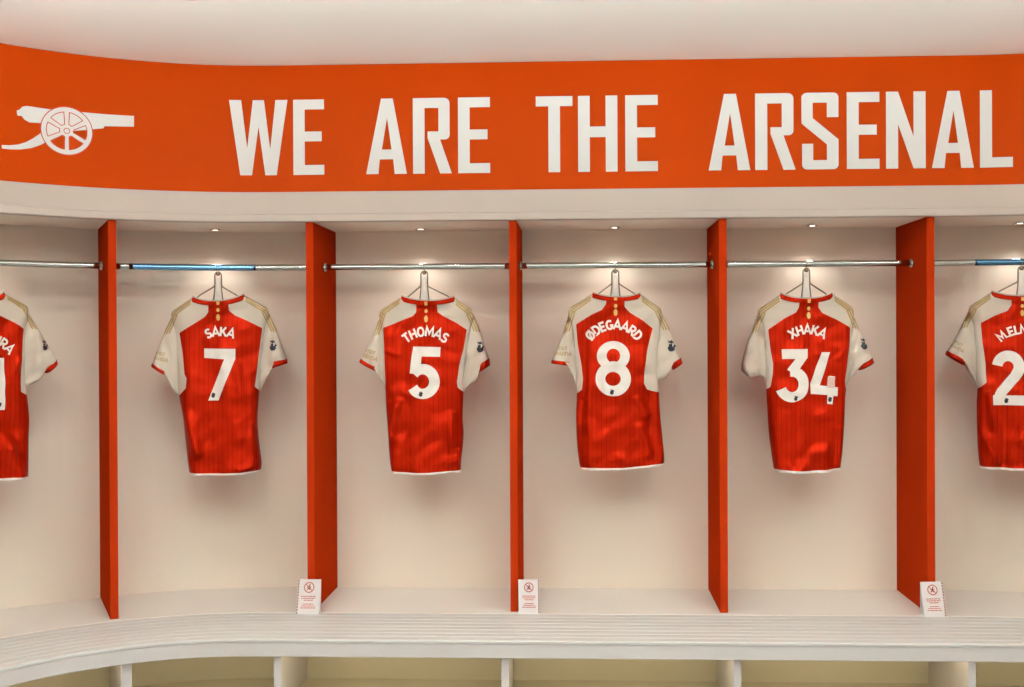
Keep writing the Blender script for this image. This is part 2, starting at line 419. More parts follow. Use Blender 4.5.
for t in UPR:
    bm = bmesh.new(); p, n = frame(t)
    w = .0137 if t > -1.5 else .0175
    add_box(bm, -w, w, -BE+.022, CBO, .185, ZB-.030, .0015)
    o = bobj('cubby_upright', bm, M['fascia'])
    o.matrix_parent_inverse = Matrix.Translation(-bn.location); o.location = (p.x, p.y, 0); o.rotation_euler = (0, 0, rz_at(t))

# ------------------------------------------------------------------ red dividers
DIV = [(-2.5262, 'red-orange locker divider left of the number 21 shirt', 0),
       (-1.7362, 'red-orange locker divider between the number 21 and number 7 shirts', 0),
       (-.9800, 'red-orange locker divider between the number 7 and number 5 shirts', -.017),
       (-.1745, 'red-orange locker divider between the number 5 and number 8 shirts', -.022),
       (.6450, 'red-orange locker divider between the number 8 and number 34 shirts', -.022),
       (1.4425, 'red-orange locker divider between the number 34 and number 25 shirts', -.017),
       (2.2430, 'red-orange locker divider right of the number 25 shirt', 0)]
HW = .0152
for i, (t, lab, rot) in enumerate(DIV):
    if i in (0, 6): continue
    p, n = frame(t)
    bm = bmesh.new(); add_box(bm, -HW, HW, 0, DD-.001, ZB+.0005, ZT-.0005, .0015)
    o = mesh_obj('locker_divider', bm, M['panel']); o.location = (p.x, p.y, 0); o.rotation_euler = (0, 0, rz_at(t)+rot)
    o['label'] = lab; o['category'] = 'divider'; o['group'] = 'red-orange dividers between the locker bays'
# the two neighbours just outside the frame
for i in (0, 6):
    t, lab, rot = DIV[i]; p, n = frame(t)
    bm = bmesh.new(); add_box(bm, -HW, HW, 0, DD-.001, ZB+.0005, ZT-.0005, .0015)
    o = mesh_obj('locker_divider', bm, M['panel']); o.location = (p.x, p.y, 0); o.rotation_euler = (0, 0, rz_at(t))
    o['label'] = lab; o['category'] = 'divider'; o['group'] = 'red-orange dividers between the locker bays'

# ------------------------------------------------------------------ chrome rails
NUMS = ['21', '7', '5', '8', '34', '25']
for i in range(6):
    ta = DIV[i][0]+HW+.001; tb = DIV[i+1][0]-HW-.001; tm = (ta+tb)/2
    rt = DIV[i][2]; rt2 = DIV[i+1][2]
    ta += ORAIL*math.tan(-rt); tb += ORAIL*math.tan(-rt2)
    r = thing('hanging_rail', 'chrome hanging rail carrying the number %s shirt' % NUMS[i], 'rail', P(tm, ORAIL, ZRAIL), 0, 'chrome rails across the locker bays')
    inv = Matrix.Translation(-r.location)
    bm = bmesh.new(); N = 24
    add_tube(bm, [P(ta+(tb-ta)*k/N, ORAIL, ZRAIL) for k in range(N+1)], .0125, 20)
    o = mesh_obj('rail', bm, M['chrome'], r, smooth=True); o.matrix_parent_inverse = inv
    if i in (1, 5):  # blue reflection painted as a thin tinted tube round the rail
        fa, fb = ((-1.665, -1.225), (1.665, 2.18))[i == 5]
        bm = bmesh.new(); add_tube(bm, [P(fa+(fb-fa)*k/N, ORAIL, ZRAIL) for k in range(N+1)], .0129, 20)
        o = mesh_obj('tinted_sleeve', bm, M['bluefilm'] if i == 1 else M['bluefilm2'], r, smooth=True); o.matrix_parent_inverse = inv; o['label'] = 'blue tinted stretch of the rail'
    for e, s in ((ta, 1), (tb, -1)):
        bm = bmesh.new(); add_tube(bm, [P(e, ORAIL, ZRAIL), P(e+s*.004, ORAIL, ZRAIL), P(e+s*.010, ORAIL, ZRAIL)], lambda u: (.019, .018, .0145)[int(round(u*2))], 20)
        o = mesh_obj('end_socket', bm, M['chrome'], r, smooth=True); o.matrix_parent_inverse = inv

# ------------------------------------------------------------------ bay downlights
TD = [-2.13, -1.3786, -.575, .2394, 1.0573, 1.835]
ODL = .295
for i, t in enumerate(TD):
    d = thing('recessed_downlight', 'small round recessed downlight above the number %s shirt' % NUMS[i], 'downlight', P(t, ODL, ZT), 0, 'downlights in the locker ceilings')
    bm = bmesh.new(); add_lathe(bm, [(.014, -.0005), (.015, -.004), (.021, -.004), (.023, -.0005)], 28)
    mesh_obj('trim_ring', bm, M['trim'], d, smooth=True)
    bm = bmesh.new(); add_lathe(bm, [(0, -.0025), (.014, -.0022), (.014, -.0005), (0, -.0005)], 28)
    mesh_obj('lens', bm, M['lamp'], d)
    L = bpy.data.lights.new('bay_spot', 'SPOT'); L.energy = 1; L.color = (1, .93, .84); L.spot_size = math.radians(105); L.spot_blend = 1; L.shadow_soft_size = .014
    lo = bpy.data.objects.new('bay_spot', L); link(lo); lo.location = P(t, ODL, ZT-.012); lo['bay'] = 1
    lo.parent = d; lo.location = (0, 0, -.012)
    L.energy = BAY_W

# ------------------------------------------------------------------ warning cards
def card(name_label, base0, base1, lean, stripe_left, height, grp='no-climbing notice cards on the bench'):
    b0 = Vector((base0[0], base0[1], ZB)); b1 = Vector((base1[0], base1[1], ZB)); w = (b1-b0).length
    rz = math.atan2(b1.y-b0.y, b1.x-b0.x)
    c = thing('notice_card', name_label, 'card', (b0+b1)/2, rz, grp)
    hw = w/2; bm = bmesh.new()
    # tent card: front leaf leaning back, rear leaf behind it
    def leaf(y0, y1, t=.0007):
        vs = []
        for (x, z) in ((-hw, 0), (hw, 0), (hw, height), (-hw, height)):
            f = z/height; vs.append((x+lean*f, y0+(y1-y0)*f, z))
        A = [bm.verts.new((x, y-t, z)) for x, y, z in vs]; B = [bm.verts.new((x, y+t, z)) for x, y, z in vs]
        bm.faces.new(A); bm.faces.new(B[::-1])
        for k in range(4): bm.faces.new((A[k], B[k], B[(k+1) % 4], A[(k+1) % 4]))
    leaf(0, .018); leaf(.040, .0185)
    mesh_obj('folded_card', bm, M['card'], c)
    def pl(x, z): f = z/height; return (x+lean*f, .018*f-.0014, z)
    def ink(name, loops, m, lift=0):
        bm = poly_bm(loops)
        for v in bm.verts:
            q = pl(v.co.x, v.co.z); v.co = (q[0], q[1]-lift, q[2])
        mesh_obj(name, bm, m, c)
    cz = height*.77; r = w*.20
    ink('warning_sign', [[ell(0, cz, r*1.15, r*1.15, 24), ell(0, cz, r*.93, r*.93, 24)[::-1]], ribbon([(-r*.75, cz+r*.75), (r*.75, cz-r*.75)], r*.16)[:1]], M['ink'])
    ink('climbing_figure', [[ell(r*.12, cz+r*.52, r*.17, r*.17, 10)], ribbon([(r*.1, cz+r*.34), (-r*.05, cz-r*.1), (-r*.4, cz-r*.5)], r*.26)[:1], ribbon([(-r*.05, cz-r*.1), (r*.35, cz-r*.5)], r*.22)[:1], ribbon([(-r*.5, cz+r*.05), (r*.1, cz+r*.22), (r*.45, cz-r*.05)], r*.16)[:1]], M['inkdark'], .0002)
    rows = [(.50, .36), (.445, .34), (.39, .22), (.28, .24), (.225, .32), (.17, .36)]
    bars = []; rnd = random.Random(5)
    for f, hwf in rows:
        x = -w*hwf*.9; z = height*f
        while x < w*hwf*.9:
            l = rnd.uniform(.05, .13)*w; e = min(x+l, w*hwf*.9); bars.append([[(x, z), (e, z), (e, z+height*.026), (x, z+height*.026)]]); x = e+.018*w
    ink('notice_text', bars, M['ink'])
    sx = -hw*.97 if stripe_left else hw*.97; s = 1 if stripe_left else -1
    st = []; n = 12
    for k in range(n):
        z0 = height*(k+.05)/n; z1 = height*(k+.72)/n
        st.append([[(sx, z0), (sx+s*w*.05, z0+height*.015), (sx+s*w*.05, z1+height*.015), (sx, z1)]])
    ink('edge_stripe', st, M['inkdark'])
    return c
card('white folded notice card at the foot of the divider beside the number 7 shirt', (-1.0285, 4.262), (-.9380, 4.262), .0065, True, .1330)
card('white folded notice card at the foot of the divider beside the number 8 shirt', (-.1570, 4.295), (-.0750, 4.298), -.001, False, .1285)
card('white folded notice card at the foot of the divider beside the number 25 shirt', (1.4005, 4.275), (1.4870, 4.282), -.0085, False, .1310)

# ------------------------------------------------------------------ room lamps
for k, t in enumerate((-2.02, -1.27, -.53, .21, .95, 1.69, 2.4)):
    d = thing('ceiling_spotlight', 'round recessed ceiling spotlight in front of the orange header', 'spotlight', P(t, -.92, ZH1), 0, 'ceiling spotlights washing the header')
    bm = bmesh.new(); add_lathe(bm, [(.035, -.0005), (.036, -.005), (.05, -.004), (.052, -.0005)], 28); mesh_obj('trim_ring', bm, M['trim'], d, smooth=True)
    bm = bmesh.new(); add_lathe(bm, [(0, -.002), (.034, -.002), (.034, -.0005), (0, -.0005)], 24); mesh_obj('lens', bm, M['lamp'], d)
    L = bpy.data.lights.new('wash', 'SPOT'); L.energy = WASH_W; L.color = (.97, .98, .93); L.spot_size = math.radians(146); L.spot_blend = 1; L.shadow_soft_size = .0145
    lo = bpy.data.objects.new('wash_light', L); link(lo, d); lo.location = (0, 0, -.02)
for k, (x, y, sx, sy) in enumerate(((-1.1, 1.2, 1.2, .6), (1.3, 1.2, 1.2, .6), (-1.1, -1.2, 1.2, .6), (1.3, -1.2, 1.2, .6))):
    d = thing('ceiling_panel_light', 'rectangular ceiling light panel over the middle of the room', 'ceiling light', (x, y, ZH1), 0, 'ceiling light panels')
    bm = bmesh.new(); f = .02
    for a in ((-sx/2-f, -sx/2, -sy/2-f, sy/2+f), (sx/2, sx/2+f, -sy/2-f, sy/2+f), (-sx/2, sx/2, -sy/2-f, -sy/2), (-sx/2, sx/2, sy/2, sy/2+f)):
        add_box(bm, a[0], a[1], a[2], a[3], -.014, -.0005)
    mesh_obj('frame', bm, M['trim'], d)
    bm = bmesh.new(); add_box(bm, -sx/2, sx/2, -sy/2, sy/2, -.008, -.0005); mesh_obj('diffuser', bm, M['lamp2'], d)
    L = bpy.data.lights.new('panel', 'AREA'); L.shape = 'RECTANGLE'; L.size = sx; L.size_y = sy; L.energy = PANEL_W; L.color = (.90, .98, 1)
    lo = bpy.data.objects.new('panel_light', L); link(lo, d); lo.location = (0, 0, -.02)
for k, x in enumerate((-1.5, .1, 1.7)):  # out-of-view uplights added to brighten the ceiling and header
    d = thing('pendant_uplight', 'long white pendant uplighter hung below the ceiling', 'pendant light', (x, 2.10, 2.30), 0, 'pendant uplighters')
    bm = bmesh.new(); add_box(bm, -.6, .6, -.06, .06, -.03, .02, .006); mesh_obj('housing', bm, M['trim'], d)
    bm = bmesh.new(); add_box(bm, -.58, .58, -.045, .045, .0205, .026); mesh_obj('diffuser', bm, M['lamp2'], d)
    for sx in (-.5, .5):
        bm = bmesh.new(); add_tube(bm, [(sx, 0, .0265), (sx, 0, ZH1-2.30)], .0015, 6); mesh_obj('suspension_cable', bm, M['chrome'], d)
    L = bpy.data.lights.new('uplight', 'AREA'); L.shape = 'RECTANGLE'; L.size = 1.16; L.size_y = .09; L.energy = UP_W; L.color = (.90, 1, .97)
    lo = bpy.data.objects.new('uplight', L); link(lo, d); lo.location = (0, 0, .04); lo.rotation_euler = (PI-math.radians(8), 0, 0)


def _ar(x): return x
G['F'] = (.54, [[(.07, 0), (.07, .94), (.54, .94)], [(.07, .48), (.48, .48)]])
G['B'] = (.66, [[(.07, .06), (.07, .94), (.34, .94)] + arc(.36, .73, .20, .21, 80, -80, 7) + [(.1, .51)], [(.1, .51), (.36, .51)] + arc(.38, .285, .22, .225, 80, -80, 7) + [(.07, .06)]])
G['Á'] = (.74, G['A'][1] + [[(.34, 1.12), (.50, 1.30)]])
G[' '] = (.30, [])
# per shirt: figures, arched name, lettering slant on the sleeve
FIGS = {'7': '7', '5': '5', '8': '8', '34': '34', '25': '25', '21': '21'}
NAMES = {'7': ('SAKA', 38, 10.3), '5': ('THOMAS', 32, 10.2), '8': ('\u00d8DEGAARD', 31, 9.9), '34': ('XHAKA', 31, 10.2), '25': ('M.ELNENY', 33, 10.0), '21': ('F\u00c1BIO VIEIRA', 40, 11.2)}
HX = {'7': -.6, '5': -1, '8': .5, '34': -1.0, '25': .6, '21': 0}
SROT = {'7': .25, '5': .35, '8': .05, '25': .55, '21': .3}
CRW = {'7': ((.022, .012), (.010, .007), (.010, .008), (.010, .006)), '5': ((.014, .010), (.012, .008), (.012, .009), (.010, .005)),
       '8': ((.014, .011), (.016, .010), (.010, .006), (.009, -.008)), '34': ((.014, .008), (.012, .007), (.010, .006), (.012, -.006)),
       '25': ((.012, .010), (.014, .010), (.012, -.006)), '21': ((.028, -.012), (.018, .010), (.010, .007))}

# ================================================================== SHIRTS
SH = {"7":{"t":-1.3577,"neckL":[-0.1046,-0.1215],"neckR":[0.1015,-0.1114],"mid":[0.0003,-0.1405],"tipL":[-0.1866,-0.1799],"tipR":[0.1977,-0.1671],"sideL":[[-0.1737,-0.2602],[-0.1665,-0.3738],[-0.1632,-0.4753],[-0.1603,-0.5241],[-0.1451,-0.6096],[-0.1362,-0.7007],[-0.1258,-0.805],[-0.1197,-0.8458]],"sideR":[[0.1832,-0.2533],[0.1705,-0.3764],[0.164,-0.4666],[0.1617,-0.506],[0.1531,-0.6142],[0.1563,-0.6931],[0.1681,-0.8034],[0.1623,-0.8403]],"redL":[[-0.0383,-0.114],[-0.0385,-0.1364],[-0.0403,-0.1833],[-0.0546,-0.2028],[-0.0989,-0.232],[-0.1557,-0.2676],[-0.1406,-0.3651],[-0.1347,-0.435],[-0.1254,-0.4538],[-0.1287,-0.4928],[-0.1603,-0.5249],[-0.2105,-0.5356]],"redR":[[0.0409,-0.1139],[0.0408,-0.1343],[0.0422,-0.1768],[0.0659,-0.1965],[0.1169,-0.2195],[0.1748,-0.2491],[0.1647,-0.3279],[0.1513,-0.4378],[0.1446,-0.4894],[0.1617,-0.506],[0.226,-0.5125]],"slL":[[[-0.1811,-0.1832],[-0.128,-0.5042]],[[-0.2009,-0.2237],[-0.1517,-0.5201]],[[-0.2207,-0.2722],[-0.1791,-0.5117]],[[-0.2445,-0.3368],[-0.1964,-0.4709]],[[-0.2623,-0.3893],[-0.2079,-0.4262]],[[-0.2667,-0.4034],[-0.2107,-0.4391]]],"slR":[[[0.1917,-0.1691],[0.1338,-0.495]],[[0.2155,-0.2164],[0.1658,-0.5036]],[[0.2354,-0.2658],[0.182,-0.475]],[[0.2552,-0.3235],[0.1982,-0.4423]],[[0.2731,-0.3771],[0.213,-0.389]],[[0.275,-0.3957],[0.2152,-0.4158]]],"patch":[0.219,-0.3212],"spon":[-0.2349,-0.3612],"tab":[[0.0003,-0.1507],[0.0001,-0.1752],[-0.0001,-0.2058]],"figp":[[-0.0561,-0.327]],"nc":[0.0068,-0.2543],"cr":[[[-0.1365,-0.6097],[-0.0822,-0.7571]],[[0.133,-0.6426],[0.1361,-0.8027]],[[0.084,-0.8261],[0.1601,-0.8156]],[[0.1749,-0.2943],[0.1461,-0.4254]]],"ppm":256.4,"ppz":243.9},"5":{"t":-0.542,"neckL":[-0.0979,-0.1215],"neckR":[0.1213,-0.1261],"mid":[0.0068,-0.1433],"tipL":[-0.1868,-0.1797],"tipR":[0.1965,-0.1818],"sideL":[[-0.1822,-0.2556],[-0.1786,-0.3577],[-0.1749,-0.4393],[-0.1671,-0.5071],[-0.1638,-0.5822],[-0.1576,-0.6672],[-0.1504,-0.7848],[-0.1421,-0.8456]],"sideR":[[0.1859,-0.2574],[0.1692,-0.359],[0.1565,-0.4526],[0.1558,-0.5144],[0.1516,-0.6154],[0.1549,-0.6935],[0.1459,-0.7847],[0.1424,-0.8414]],"redL":[[-0.034,-0.1178],[-0.0341,-0.1414],[-0.036,-0.1871],[-0.0491,-0.2033],[-0.1082,-0.2258],[-0.1728,-0.2516],[-0.1682,-0.3292],[-0.1651,-0.4394],[-0.1646,-0.5047],[-0.2246,-0.5086]],"redR":[[0.0495,-0.1183],[0.0493,-0.1419],[0.0524,-0.1876],[0.0752,-0.204],[0.1273,-0.2303],[0.1717,-0.2598],[0.1566,-0.3443],[0.1399,-0.4094],[0.1315,-0.472],[0.1342,-0.4948],[0.1558,-0.5144],[0.2255,-0.5219]],"slL":[[[-0.1819,-0.1822],[-0.1383,-0.4925]],[[-0.2006,-0.2311],[-0.163,-0.5047]],[[-0.2193,-0.284],[-0.1752,-0.4842]],[[-0.2442,-0.3329],[-0.1873,-0.4556]],[[-0.265,-0.3757],[-0.1933,-0.4148]],[[-0.2704,-0.3892],[-0.1971,-0.4319]]],"slR":[[[0.1904,-0.1842],[0.1277,-0.4932]],[[0.2105,-0.225],[0.1562,-0.5095]],[[0.2266,-0.2698],[0.1849,-0.4852]],[[0.2427,-0.3268],[0.2135,-0.4649]],[[0.2608,-0.3777],[0.2179,-0.406]],[[0.2643,-0.4061],[0.2218,-0.4349]]],"patch":[0.2284,-0.3308],"spon":[-0.23,-0.3575],"tab":[[0.0067,-0.1568],[0.0066,-0.1832],[0.0065,-0.2158]],"figp":[[-0.0694,-0.3226]],"nc":[0.0038,-0.2573],"cr":[[[-0.1597,-0.668],[-0.1058,-0.5497]],[[0.1109,-0.6031],[0.1101,-0.7538]],[[0.0936,-0.7986],[0.1426,-0.7905]],[[-0.1581,-0.3455],[-0.1171,-0.362]]],"ppm":243.9,"ppz":250.0},"8":{"t":0.2337,"neckL":[-0.0912,-0.1129],"neckR":[0.1035,-0.1173],"mid":[0.0027,-0.1329],"tipL":[-0.1873,-0.1751],"tipR":[0.1857,-0.1772],"sideL":[[-0.1715,-0.2594],[-0.1637,-0.3486],[-0.1581,-0.4458],[-0.1564,-0.522],[-0.16,-0.6161],[-0.1572,-0.7134],[-0.1494,-0.7944],[-0.1415,-0.8317]],"sideR":[[0.1834,-0.2611],[0.175,-0.3499],[0.1706,-0.4469],[0.1779,-0.5184],[0.1805,-0.5842],[0.1886,-0.6812],[0.1974,-0.7782],[0.1957,-0.8146]],"redL":[[-0.033,-0.1023],[-0.0331,-0.1242],[-0.0385,-0.1597],[-0.0548,-0.1823],[-0.0968,-0.2015],[-0.1584,-0.24],[-0.1523,-0.3211],[-0.1377,-0.4054],[-0.1319,-0.4605],[-0.1357,-0.5059],[-0.1564,-0.522],[-0.2171,-0.5268]],"redR":[[0.0375,-0.1028],[0.0374,-0.1246],[0.0376,-0.1699],[0.0581,-0.1926],[0.1095,-0.2252],[0.1512,-0.2577],[0.1283,-0.3481],[0.1168,-0.4257],[0.1137,-0.4806],[0.1277,-0.5065],[0.1779,-0.5184],[0.2386,-0.5238]],"slL":[[[-0.1832,-0.1783],[-0.136,-0.4945]],[[-0.1976,-0.2269],[-0.1563,-0.4985]],[[-0.212,-0.2754],[-0.1683,-0.4701]],[[-0.2365,-0.3361],[-0.1763,-0.4377]],[[-0.257,-0.3847],[-0.187,-0.3931]],[[-0.2599,-0.3989],[-0.1891,-0.4093]]],"slR":[[[0.1817,-0.1784],[0.1222,-0.4871]],[[0.2076,-0.2209],[0.1584,-0.4872]],[[0.2235,-0.2654],[0.1826,-0.4671]],[[0.2434,-0.3179],[0.2067,-0.4591]],[[0.2644,-0.3765],[0.227,-0.4002]],[[0.2704,-0.3987],[0.2329,-0.4269]]],"patch":[0.2273,-0.33],"spon":[-0.2184,-0.3484],"tab":[[0.0007,-0.141],[0.0006,-0.1672],[0.0005,-0.1935]],"figp":[[-0.0815,-0.3044]],"nc":[-0.0065,-0.2335],"cr":[[[0.0897,-0.5436],[0.1217,-0.6084]],[[0.1054,-0.6569],[0.1372,-0.7661]],[[-0.1027,-0.2598],[-0.109,-0.8066]],[[-0.1322,-0.5513],[-0.1453,-0.7661]]],"ppm":243.9,"ppz":243.9},"34":{"t":1.0104,"neckL":[-0.11,-0.122],"neckR":[0.0986,-0.1201],"mid":[-0.0015,-0.1435],"tipL":[-0.1975,-0.1826],"tipR":[0.1781,-0.1751],"sideL":[[-0.1731,-0.2632],[-0.1694,-0.3517],[-0.1697,-0.4482],[-0.1667,-0.5078],[-0.1622,-0.585],[-0.1566,-0.6816],[-0.1445,-0.7782],[-0.1359,-0.837]],"sideR":[[0.1806,-0.2649],[0.1685,-0.353],[0.1563,-0.4492],[0.1533,-0.5118],[0.15,-0.5535],[0.1461,-0.6498],[0.1383,-0.7589],[0.1281,-0.8368]],"redL":[[-0.036,-0.1152],[-0.0361,-0.1393],[-0.0398,-0.177],[-0.051,-0.1963],[-0.0988,-0.2217],[-0.1595,-0.2652],[-0.1514,-0.3501],[-0.144,-0.4016],[-0.1454,-0.4435],[-0.1539,-0.4949],[-0.1667,-0.5078],[-0.2298,-0.5124]],"redR":[[0.0383,-0.1157],[0.0382,-0.1398],[0.0381,-0.1775],[0.0539,-0.2],[0.111,-0.226],[0.1668,-0.2584],[0.163,-0.3321],[0.152,-0.4155],[0.1435,-0.47],[0.1466,-0.5021],[0.1533,-0.5118],[0.2076,-0.5175]],"slL":[[[-0.1927,-0.1866],[-0.138,-0.4885]],[[-0.2089,-0.2348],[-0.1659,-0.4965]],[[-0.225,-0.279],[-0.1738,-0.4643]],[[-0.2451,-0.3272],[-0.1897,-0.4522]],[[-0.2605,-0.3916],[-0.2176,-0.4561]],[[-0.2646,-0.4298],[-0.2356,-0.4552]]],"slR":[[[0.1749,-0.1787],[0.1324,-0.4893]],[[0.1926,-0.2208],[0.1561,-0.4973]],[[0.2083,-0.265],[0.1681,-0.4693]],[[0.228,-0.3132],[0.184,-0.4493]],[[0.2539,-0.3794],[0.2027,-0.4093]],[[0.2602,-0.3994],[0.2039,-0.4305]]],"patch":[0.22,-0.3252],"spon":None,"tab":[[-0.0016,-0.1556],[-0.0016,-0.1817],[-0.0017,-0.2098]],"figp":[[-0.1108,-0.3398],[0.0026,-0.3523]],"nc":[-0.0051,-0.2567],"cr":[[[-0.1504,-0.6454],[-0.1311,-0.8104]],[[0.1279,-0.6658],[0.1195,-0.8103]],[[0.1129,-0.3849],[0.1407,-0.3529]],[[-0.0505,-0.545],[-0.0594,-0.8104]]],"ppm":250.0,"ppz":250.0},"25":{"t":1.8179,"neckL":[-0.1113,-0.1184],"neckR":[0.107,-0.1214],"mid":[-0.0034,-0.1393],"tipL":[-0.192,-0.1749],"tipR":[0.1851,-0.179],"sideL":[[-0.1779,-0.2471],[-0.1707,-0.3551],[-0.1672,-0.4511],[-0.1636,-0.507],[-0.1664,-0.5742],[-0.1641,-0.7082],[-0.1587,-0.7949],[-0.1532,-0.8268]],"sideR":[[0.1712,-0.2496],[0.1638,-0.3556],[0.16,-0.45],[0.1562,-0.5051],[0.1586,-0.5711],[0.1558,-0.703],[0.1502,-0.7885],[0.1447,-0.8201]],"redL":[[-0.0402,-0.1091],[-0.0402,-0.1385],[-0.0403,-0.1734],[-0.0551,-0.1955],[-0.1026,-0.2142],[-0.1533,-0.2425],[-0.1475,-0.3256],[-0.1372,-0.407],[-0.1348,-0.4805],[-0.1636,-0.507],[-0.2274,-0.5154]],"redR":[[0.037,-0.1102],[0.0369,-0.1394],[0.0369,-0.1743],[0.0515,-0.1965],[0.0981,-0.2159],[0.1474,-0.2447],[0.1414,-0.3265],[0.1311,-0.4068],[0.1284,-0.4792],[0.1562,-0.5051],[0.2175,-0.5125]],"slL":[[[-0.1871,-0.177],[-0.1374,-0.4909]],[[-0.2079,-0.2228],[-0.1636,-0.499]],[[-0.2267,-0.2628],[-0.1785,-0.4671]],[[-0.2513,-0.3108],[-0.1934,-0.4431]],[[-0.2779,-0.3549],[-0.2102,-0.3951]],[[-0.2836,-0.369],[-0.214,-0.4131]]],"slR":[[[0.1804,-0.1809],[0.1309,-0.4895]],[[0.2001,-0.2262],[0.1563,-0.4972]],[[0.218,-0.2656],[0.1708,-0.4657]],[[0.2412,-0.3127],[0.1853,-0.4421]],[[0.2662,-0.3558],[0.2016,-0.3949]],[[0.2715,-0.3695],[0.2051,-0.4126]]],"patch":[0.1999,-0.3125],"spon":[-0.2457,-0.3309],"tab":[[-0.0016,-0.1532],[-0.0016,-0.177],[-0.0017,-0.2047]],"figp":[[-0.1148,-0.35],[0.0182,-0.3502]],"nc":[-0.0018,-0.2614],"cr":[[[-0.1264,-0.5307],[-0.1081,-0.6662]],[[-0.1379,-0.7066],[-0.0972,-0.7976]],[[-0.0634,-0.586],[-0.0639,-0.8049]]],"ppm":270.3,"ppz":250.0},"21":{"t":-2.1479,"neckL":[-0.1075,-0.119],"neckR":[0.087,-0.1142],"mid":[-0.0106,-0.1404],"tipL":[-0.1832,-0.1693],"tipR":[0.1723,-0.1635],"sideL":[[-0.1791,-0.2525],[-0.1763,-0.3322],[-0.1769,-0.4263],[-0.1853,-0.4948],[-0.1938,-0.5775],[-0.1917,-0.6572],[-0.1919,-0.7403],[-0.1909,-0.7964]],"sideR":[[0.1665,-0.2518],[0.1623,-0.3361],[0.1616,-0.4358],[0.1701,-0.509],[0.1786,-0.5978],[0.175,-0.6822],[0.1741,-0.7706],[0.1722,-0.83]],"redL":[[-0.0472,-0.1153],[-0.0474,-0.1449],[-0.0494,-0.1819],[-0.0668,-0.1969],[-0.091,-0.2064],[-0.1218,-0.2213],[-0.1668,-0.2514],[-0.1629,-0.3251],[-0.1579,-0.3851],[-0.1536,-0.4488],[-0.1555,-0.4814],[-0.1853,-0.4948],[-0.2334,-0.5]],"redR":[[0.0268,-0.1134],[0.0266,-0.1434],[0.0282,-0.1808],[0.046,-0.1956],[0.0712,-0.2048],[0.1038,-0.2196],[0.1527,-0.2507],[0.1474,-0.3283],[0.1411,-0.3913],[0.1355,-0.458],[0.1371,-0.4924],[0.1701,-0.509],[0.2253,-0.519]],"slR":[[[0.1671,-0.1655],[0.1317,-0.4731]],[[0.1931,-0.2094],[0.1576,-0.4817]],[[0.2155,-0.2517],[0.1764,-0.4708]],[[0.2457,-0.306],[0.2105,-0.4527]],[[0.2743,-0.3687],[0.2355,-0.4049]],[[0.28,-0.3844],[0.2392,-0.4225]]],"slL":[[[-0.1786,-0.1711],[-0.1504,-0.4634]],[[-0.2021,-0.2129],[-0.1738,-0.4699]],[[-0.2221,-0.2526],[-0.1904,-0.4584]],[[-0.2485,-0.3027],[-0.22,-0.4395]],[[-0.2731,-0.3595],[-0.2409,-0.3941]],[[-0.278,-0.3736],[-0.2443,-0.4101]]],"patch":[0.2323,-0.3156],"spon":[-0.2422,-0.3314],"tab":[[-0.0107,-0.1553],[-0.0109,-0.1814],[-0.011,-0.2075]],"figp":[[-0.1022,-0.355],[0.0324,-0.3571]],"nc":[-0.0114,-0.2689],"cr":[[[0.0508,-0.572],[0.1377,-0.6873]],[[0.0934,-0.707],[0.1369,-0.8096]],[[0.1173,-0.4117],[0.1324,-0.3663]]],"ppm":285.7,"ppz":270.3}}
def v2(p): return Vector((p[0], p[1]))
def polyline_at(pts, s):
    """s in 0..len-1, smoothed between knots"""
    i = min(int(s), len(pts)-2); f = s-i
    a, b = v2(pts[i]), v2(pts[i+1])
    if i == 0 or len(pts) < 3: return a.lerp(b, f)
    p0 = v2(pts[i-1]); p3 = v2(pts[min(i+2, len(pts)-1)])
    t = f; return .5*((2*a)+(-p0+b)*t+(2*p0-5*a+4*b-p3)*t*t+(-p0+3*a-3*b+p3)*t*t*t)
def cr_at(pts, s):
    i = min(int(s), len(pts)-2); f = s-i
    p0, a, b, p3 = v2(pts[max(i-1, 0)]), v2(pts[i]), v2(pts[i+1]), v2(pts[min(i+2, len(pts)-1)])
    t = f; return .5*((2*a)+(-p0+b)*t+(2*p0-5*a+4*b-p3)*t*t+(-p0+3*a-3*b+p3)*t*t*t)
def inside(poly, x, y):
    c = False; j = len(poly)-1
    for i in range(len(poly)):
        xi, yi = poly[i]; xj, yj = poly[j]
        if (yi > y) != (yj > y) and x < (xj-xi)*(y-yi)/(yj-yi)+xi: c = not c
        j = i
    return c
def smooth(a, b, x):
    t = max(0, min(1, (x-a)/(b-a))); return t*t*(3-2*t)

def wrinkle(x, z, seed, zt, zb):
    """folds of the hanging cloth, positive = towards the room"""
    f = (zt-z)/(zt-zb)
    v = Vector((x*10+seed*7.3, z*1.6, seed*3.1))
    a = noise.noise(v)*.013*(.35+.9*f)
    wx = x + .03*noise.noise(Vector((x*4, z*5, seed)))
    b = noise.noise(Vector((wx*26, z*4+wx*9, seed*1.7)))*.0045
    c = noise.noise(Vector((x*14-z*13, z*9+x*6, seed*2.3)))*.0045*smooth(.25, .6, abs(f-.45)+.2)
    d = noise.noise(Vector((x*60, z*40, seed)))*.0009
    e = noise.noise(Vector((x*7+z*11+seed, z*15-x*5, seed*4.4)))*.008*smooth(.0, .35, f)
    return (a+b)*1.9+c*3.2+e+d

